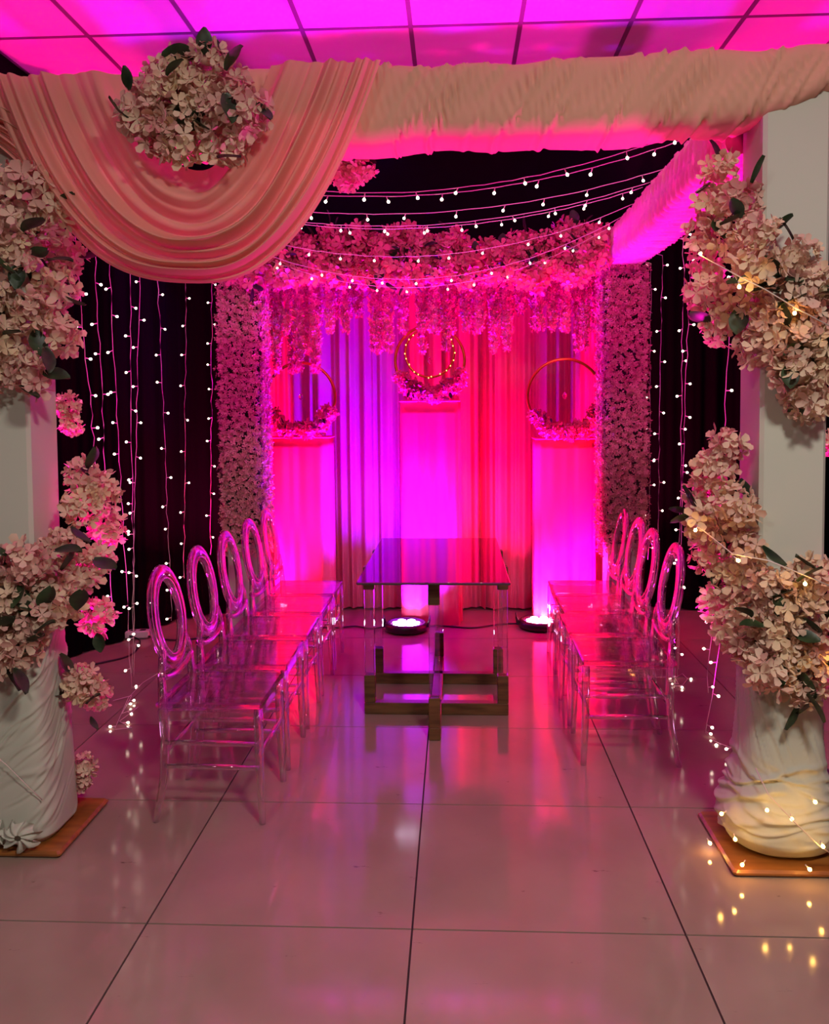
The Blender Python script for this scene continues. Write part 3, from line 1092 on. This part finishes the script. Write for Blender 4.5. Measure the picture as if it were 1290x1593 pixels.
# ------------------------------------------------------------------ clear acrylic chairs (they face +x)
def chair_parts():
    P = []
    b = MB(); b.box((.005, 0, .446), (.40, .38, .024), 0, .006)
    for i_, f_ in enumerate(b.f):
        if len({round(b.v[k_][2], 4) for k_ in f_}) > 1:
            b.m[i_] = 1
    P.append(('seat', b.mesh('seat', [m_seat, m_edge])))
    b = MB()
    b.tube([(.185 * c_[0], .175 * c_[1], .405) for c_ in ((1, 1), (1, -1), (-1, -1), (-1, 1))], (.009, .022), 8, True, (0, 0, 1), power=4)
    P.append(('seat_rail', b.mesh('seat_rail', m_acr)))
    for sy in (1, -1):
        b = MB()
        b.tube([(.19, sy * .178, .432), (.19, sy * .178, .36), (.192, sy * .18, .2), (.2, sy * .182, 0)], [(.017, .017), (.0185, .0185), (.016, .016), (.0125, .0125)], 10, False, (1, 0, 0))
        P.append(('leg', b.mesh('leg', m_acr, True)))
        b = MB()
        b.tube([(-.178, sy * .165, .545), (-.172, sy * .172, .45), (-.165, sy * .175, .32), (-.172, sy * .178, .18), (-.188, sy * .182, .08), (-.205, sy * .185, 0)],
               [(.014, .014), (.018, .018), (.018, .018), (.016, .016), (.014, .014), (.012, .012)], 10, False, (1, 0, 0))
        P.append(('leg', b.mesh('leg', m_acr, True)))
    # oval back ring, leaning back
    def rp(a, e=0):
        z = .735 + (.178 + e) * math.sin(a)
        return (-.178 - (z - .55) * .16, (.155 + e) * math.cos(a), z)
    b = MB()
    A_ = np.linspace(0, 2 * PI, 56, endpoint=False)
    b.tube([rp(a) for a in A_], (.025, .013), 10, True, (1, 0, .16), power=3)
    P.append(('back_ring', b.mesh('back_ring', m_acr, True)))
    b = MB()
    b.tube([rp(a, -.030) for a in A_], (.006, .016), 8, True, (1, 0, .16))
    P.append(('ring_rim', b.mesh('ring_rim', m_acr, True)))
    # yoke under the ring
    b = MB()
    b.tube([(-.178, .165 * s, .545 - .028 * (1 - s * s)) for s in np.linspace(-1, 1, 13)], (.013, .018), 8, False, (1, 0, 0))
    for sy in (1, -1):
        b.tube([(-.178, sy * .165, .535), (-.18, sy * .150, .585), (-.186, sy * .125, .632)], (.014, .014), 8, False, (1, 0, 0))
    P.append(('back_yoke', b.mesh('back_yoke', m_acr, True)))
    for sy in (1, -1):
        for z in (.30, .21):
            b = MB(); b.tube([(-.168, sy * .176, z), (0, sy * .178, z + .002), (.19, sy * .18, z)], [(.008, .008), (.011, .011), (.008, .008)], 8)
            P.append(('stretcher', b.mesh('stretcher', m_acr, True)))
    for x, z in ((.19, .26), (-.166, .26)):
        b = MB(); b.tube([(x, -.178, z), (x, 0, z), (x, .178, z)], [(.008, .008), (.011, .011), (.008, .008)], 8)
        P.append(('stretcher', b.mesh('stretcher', m_acr, True)))
    return P


CH = chair_parts()


def chair(x, y, rz, label, group):
    t = thing('chair', (x, y, 0), label, 'chair', group, (0, 0, rz))
    for n, me in CH:
        link(n, me, t)
    return t


ordL = ['nearest the camera', 'second from the camera', 'third from the camera', 'fourth from the camera', 'farthest, before the plinth']
for i, y in enumerate((3.262, 3.735, 4.205, 4.68, 5.13)):
    chair(-.925, y, .01 * (i % 3 - 1), 'clear acrylic oval back chair in the five chair row, ' + ordL[i], 'five clear chairs along the side with the swag')
ordR = ['nearest the camera', 'second from the camera', 'third from the camera', 'farthest, before the plinth']
for i, y in enumerate((3.82, 4.28, 4.72, 5.15)):
    chair(.745 + .03 * (i > 1), y, PI + .012 * (i % 3 - 1), 'clear acrylic oval back chair in the four chair row, ' + ordR[i], 'four clear chairs along the side with the bare beam')

# ------------------------------------------------------------------ coloured par lights
def par(label, x, y, color, power, lens_col, lens_str, tilt=(0, 0), rz=0.0, spread=PI, group='flat floor spotlights'):
    t = thing('floor_spotlight', (x, y, 0), label, 'spotlight', group, (0, 0, rz))
    t.scale = (1.22, 1.22, 1.1)
    b = MB()
    b.lathe([(.085, .0), (.118, .010), (.122, .040), (.112, .058), (.100, .058), (.096, .046)], (0, 0, 0), 28)
    link('housing', b.mesh('housing', m_plastic, True), t)
    M = emit('spotlight lens', lens_col, lens_str, False)
    b = MB(); b.lathe([(.096, .044), (.097, .048)], (0, 0, 0), 28)
    link('lens', b.mesh('lens', m_lens), t)
    b = MB()
    for k in range(7):
        a = k * PI / 3
        rr = 0 if k == 6 else .055
        b.lathe([(.018, .046), (.022, .053), (.012, .0555)], (rr * math.cos(a), rr * math.sin(a), .003), 10)
    link('led', b.mesh('led', M, True), t)
    b = MB()
    for s in (-1, 1):
        b.tube([(s * .124, -.02, .03), (s * .135, -.02, .075), (s * .132, .05, .078), (s * .124, .09, .02)], (.006, .012), 6)
    link('bracket', b.mesh('bracket', m_plastic), t)
    lamp('spotlight_beam', 'AREA', (0, 0, .068), (PI + tilt[0], tilt[1], 0), power, color, .17, t, spread)
    return t


m_lens = mat('spotlight lens glass', (.25, .08, .3, 1), .15)
VIOLET, MAGENTA, HOT, ROSE = (.14, .0, 1.0), (1.0, .0, .52), (1.0, .0, .20), (1.0, .0, .30)
par('flat black floor spotlight glowing violet under the far end of the table', -.35, 5.84, VIOLET, 105, (.9, .75, 1, 1), 30, (-.08, 0), spread=1.95)
par('flat black floor spotlight glowing magenta before the curtain by the four chairs', .58, 5.93, ROSE, 92, (1, .75, 1, 1), 30, (.15, 0), spread=2.3)
par('added floor spotlight, unseen behind the blossom column by the five chairs', -1.38, 5.82, HOT, 92, (1, .4, .6, 1), 12, spread=2.0)  # extra lamp out of view, added to turn this curtain side hot pink
par('added floor spotlight, unseen behind the blossom column by the four chairs', 1.07, 5.82, HOT, 92, (1, .4, .6, 1), 12, spread=2.0)  # likewise added out of view, for the other curtain side
par('added floor spotlight, unseen behind the column with amber lit foot', 1.31, 3.40, MAGENTA, 58, (1, .4, .9, 1), 12, spread=2.2)  # added unseen lamp that throws magenta on ceiling and beams
par('added floor spotlight, unseen behind the column on the brown board', -1.86, 3.42, MAGENTA, 58, (1, .4, .9, 1), 12, spread=2.2)  # its added, unseen counterpart across the canopy, also for the ceiling

# cables on the floor
def cable(pts, label, r=.006, M=None, name='power_cable'):
    P = np.array(pts, float)
    tt = np.linspace(0, len(P) - 1, 12 * (len(P) - 1) + 1)
    # smooth with Catmull-Rom
    out = []
    for t_ in tt:
        i = min(int(t_), len(P) - 2)
        f = t_ - i
        p0, p1, p2, p3 = P[max(i - 1, 0)], P[i], P[i + 1], P[min(i + 2, len(P) - 1)]
        out.append(.5 * ((2 * p1) + (-p0 + p2) * f + (2 * p0 - 5 * p1 + 4 * p2 - p3) * f * f + (-p0 + 3 * p1 - 3 * p2 + p3) * f ** 3))
    b = MB(); b.tube(out, r, 6)
    return tag(link(name, b.mesh(name, M or m_cable, True)), label, 'cable')


z = .008
cable([(-1.0, 5.92, z), (-.86, 5.88, z), (-.72, 5.93, z), (-.6, 5.87, z), (-.475, 5.9, .02)], 'black cable on the floor from the violet spotlight to the five chairs')
cable([(-.228, 5.88, .02), (-.1, 5.95, z), (.1, 5.9, z), (.3, 6.0, z), (.457, 5.98, .02)], 'black cable on the floor linking the two visible spotlights')
cable([(.705, 5.97, .02), (.82, 5.9, z), (.95, 5.98, z), (1.25, 6.1, z)], 'black cable on the floor from the magenta spotlight to the four chairs')
cable([(-2.12, 5.62, .02), (-1.9, 5.55, z), (-1.7, 5.62, z), (-1.5, 5.75, z)], 'black cable running from the white power strip to the rear column')
cable([(-2.45, 4.75, z), (-2.2, 5.0, z), (-2.05, 5.2, z), (-2.1, 5.5, .012), (-2.2, 5.58, .025)], 'black cable running along the floor to the white power strip')
t = thing('power_strip', (-2.19, 5.62, 0), 'white power strip lying on the floor before the black drape', 'power strip', rot=(0, 0, .12))
b = MB(); b.box((0, 0, .03), (.22, .07, .05), 0, .008)
link('body', b.mesh('body', m_strip), t)
b = MB(); b.box((0, 0, 0), (.036, .036, .002))
for k in range(3):
    link('socket', bpy.data.meshes.get('socket') or b.mesh('socket', m_plastic), t, (-.065 + k * .065, -.002, .0553))

# ------------------------------------------------------------------ fairy lights
def bulb_mesh(M, sc=1.0, stalk=.022):
    b = MB()
    b.tube([(0, 0, 0), (0, 0, -stalk * .5), (0, 0, -stalk)], .0022, 5, False, (1, 0, 0), 0)
    r = .0066 * sc
    b.lathe([(r * .25, r * 1.1), (r * .75, r * .6), (r, -.05 * r), (r * .72, -r * .75), (r * .2, -r * 1.05)], (0, 0, -stalk - r * .7), 8, 1)
    return b.mesh('bulb', [m_wire, M], True)


ME_BULB = bulb_mesh(m_bulb)
ME_WARM = bulb_mesh(m_warm, .9, .014)


def string(name, label, pts, step, seed, group, cat='string lights', down=True, me=None, r=.0017, jitter=.25, skip=0.0):
    rg = np.random.default_rng(seed)
    P = np.array(pts, float)
    base = P[0]
    t = thing(name, base, label, cat, group)
    b = MB(); b.tube(P - base, r, 5)
    link('wire', b.mesh('wire', m_wire, True), t)
    L = np.concatenate([[0], np.cumsum(np.linalg.norm(np.diff(P, axis=0), axis=1))])
    s = step * rg.uniform(.3, .9)
    while s < L[-1]:
        p = np.array([np.interp(s, L, P[:, k]) for k in range(3)]) - base
        if rg.uniform() >= skip:
            if down:
                rot = (rg.uniform(-.45, .45), rg.uniform(-.45, .45), 0)
            else:
                a = rg.choice([-1, 1])
                rot = (rg.uniform(-.5, .5), a * rg.uniform(1.1, 1.7), 0)
            link('bulb', me or ME_BULB, t, p, rot)
        s += step * rg.uniform(1 - jitter, 1 + jitter)
    return t


def sag(Ra, La, zlow, n=40, seed=0):
    rg = np.random.default_rng(seed)
    out = []
    for i in range(n + 1):
        u = i / n
        p = Ra * (1 - u) + La * u
        d = (Ra[2] + La[2]) / 2 - zlow
        p = p.copy()
        p[2] -= d * 4 * u * (1 - u)
        p[2] += rg.uniform(-.002, .002)
        out.append(p)
    return out


CAN = [((1084, 197), (640, 297)), ((1078, 212), (640, 303)), ((1032, 263), (640, 331)), ((1012, 283), (640, 350)), ((1000, 292), (660, 354)),
       ((984, 318), (640, 398)), ((966, 338), (600, 434)), ((952, 352), (600, 447))]
CLAB = ['highest fairy light string sagging across the canopy, ending nearest the front beam', 'second highest fairy light string across the canopy, just under the topmost one',
        'third fairy light string from the top sagging across the canopy', 'fourth fairy light string from the top, running close to the fifth',
        'fifth fairy light string from the top, skimming the top of the garland', 'sixth fairy light string from the top, crossing the face of the garland',
        'seventh fairy light string from the top, sagging along the lower edge of the garland', 'lowest fairy light string of the canopy, touching the foot of the garland']
for k, ((ax, ay), (bx, by)) in enumerate(CAN):
    Ra = at(ax, ay, X=.935)
    zl = at(bx, by, Y=Ra[1])[2]
    La = np.array([-1.455, Ra[1] + .04, Ra[2] + .0])
    string('fairy_light_string', CLAB[k], sag(Ra, La, zl, 44, k), .21, 400 + k, 'fairy light strings across the canopy')

# strands hanging at the sides
def strand(x1, y1, x2, y2, Xp, label, seed, group, zend=None, kink=.006):
    a = at(x1, y1, X=Xp)
    c = at(x2, y2, Y=a[1])
    rg = np.random.default_rng(seed)
    slope = (c - a) / (a[2] - c[2])
    ztop = 2.45
    zend = c[2] if zend is None else zend
    pts = []
    n = 30
    for i in range(n + 1):
        z_ = ztop + (zend - ztop) * i / n
        p = a + slope * (a[2] - z_)
        p[2] = z_
        if i:
            p[0] += rg.uniform(-kink, kink)
            p[1] += rg.uniform(-kink, kink)
        pts.append(p)
    pts.insert(0, np.array([Xp - math.copysign(.07, Xp), pts[0][1], 2.47]))
    return string('fairy_light_strand', label, pts, .175, seed, group, down=False)


gL = 'fairy light strands hanging beside the five chairs'
SL = [(126, 470, 150, 735, .9, 'hanging fairy light strand closest to the column on the brown board'),
      (150, 450, 165, 740, .5, 'second hanging fairy light strand from the column on the brown board'),
      (172, 450, 188, 760, .12, 'third hanging fairy light strand from the column on the brown board'),
      (202, 450, 207, 850, .10, 'fourth hanging strand, the first of the pair that almost cross'),
      (216, 450, 209, 850, .08, 'fifth hanging strand, the second of the pair that almost cross'),
      (246, 450, 263, 860, .3, 'sixth hanging strand, ending behind the nearest of the five chairs'),
      (289, 450, 287, 840, .45, 'seventh hanging strand, ending behind the second of the five chairs'),
      (330, 450, 328, 810, .5, 'eighth hanging strand, beside the blossom column near the five chairs')]
for i, (a, c, d, e, ze, lab) in enumerate(SL):
    strand(a, c, d, e, -1.72, lab, 500 + i, gL, ze)
gR = 'fairy light strands hanging beside the four chairs'
SR = [(1013, 440, 1010, 790, .55, 'hanging fairy light strand beside the blossom column near the four chairs'),
      (1030, 440, 1024, 800, .5, 'second hanging strand from the blossom column near the four chairs'),
      (1063, 440, 1058, 830, .07, 'hanging strand that reaches the floor coil behind the nearest of four chairs'),
      (1071, 500, 1060, 830, .07, 'hanging strand running beside the one that reaches the floor coil'),
      (1133, 560, 1128, 640, .2, 'hanging fairy light strand partly behind the flowers of the amber lit column')]
for i, (a, c, d, e, ze, lab) in enumerate(SR):
    strand(a, c, d, e, 1.25, lab, 520 + i, gR, ze)


def floor_string(label, pix, seed, step=.12, zoff=.012, group=None, me=None, plane=None):
    pts = [np.array(p, float) for p in pix]
    P = []
    for i in range(len(pts) - 1):
        for k in range(8):
            f = k / 8
            P.append(pts[i] * (1 - f) + pts[i + 1] * f)
    P.append(pts[-1])
    W = [at(x, y, Z=zoff) for x, y in P]
    return string('fairy_light_string', label, W, step, seed, group, down=False, me=me)


floor_string('tangled fairy light string lying on the floor beside the nearest of five chairs',
             [(176, 1090), (205, 1082), (190, 1110), (215, 1100), (186, 1122), (205, 1132), (178, 1135), (200, 1085), (222, 1062), (250, 1045), (262, 1040)], 541, .26)
floor_string('coiled end of fairy lights on the floor behind the nearest of four chairs',
             [(1038, 1058), (1046, 1068), (1062, 1066), (1070, 1056), (1062, 1048), (1050, 1054), (1056, 1064), (1044, 1060), (1040, 1050)], 542, .16)
a0 = at(1100, 1105, Z=.03)
string('fairy_light_string', 'loose fairy light string looping from the floor to the amber lit column',
       [at(1120, 1000, Y=3.75), at(1114, 1040, Y=3.75), at(1108, 1085, Y=3.76), at(1100, 1125, Y=3.78), at(1098, 1140, Z=.012), at(1112, 1153, Z=.012), at(1134, 1162, Z=.012), at(1150, 1164, Y=3.6)], .15, 543, None, down=False)


# amber lights wound round the foot and flowers of the column
def wound(label, pts, seed, bulbs, me=ME_WARM):
    base = np.array(pts[0])
    t = thing('amber_light_string', base, label, 'string lights')
    b = MB(); b.tube(np.array(pts) - base, .0022, 5)
    link('wire', b.mesh('wire', m_wire, True), t)
    for p in bulbs:
        link('bulb', me, t, np.array(p) - base, (random.uniform(-1, 1), random.uniform(-1, 1), 0))


FY = 2.735
wound('amber fairy lights wound over the bunched cloth at the column foot',
      [at(1176, 1195, Y=FY + .1), at(1195, 1235, Y=FY + .035), at(1232, 1275, Y=FY - .005), at(1275, 1316, Y=FY - .005), at(1300, 1332, Y=FY + .02)], 601,
      [at(1262, 1240, Y=FY + .02), at(1188, 1256, Y=FY + .02), at(1230, 1266, Y=FY), at(1142, 1297, Y=FY + .06), at(1277, 1308, Y=FY - .01), at(1253, 1345, Y=FY - .0), at(1160, 1338, Y=FY + .02),
       at(1100, 1304, Z=.045), at(1130, 1262, Y=FY + .10)])
wound('amber fairy lights strung through the upper garland of the amber lit column',
      [at(1085, 395, Y=2.86), at(1150, 430, Y=2.70), at(1190, 450, Y=2.69), at(1240, 480, Y=2.69), at(1300, 512, Y=2.70)], 602,
      [at(1149, 437, Y=2.69), at(1088, 390, Y=2.83), at(1236, 480, Y=2.68)])
wound('amber fairy lights strung through the lower garland of the amber lit column',
      [at(1082, 815, Y=2.92), at(1140, 862, Y=2.74), at(1195, 872, Y=2.70), at(1240, 890, Y=2.69), at(1300, 915, Y=2.69)], 603,
      [at(1142, 866, Y=2.72), at(1086, 818, Y=2.88), at(1252, 900, Y=2.68), at(1296, 1030, Y=2.70)])
string('fairy_light_string', 'unlit fairy light wire crossing the wrapped cloth of the column on the brown board',
       [at(-20, 1165, Y=2.81), at(10, 1190, Y=2.81), at(45, 1225, Y=2.82), at(66, 1245, Y=2.84)], .5, 604, None, down=False, skip=1.0)
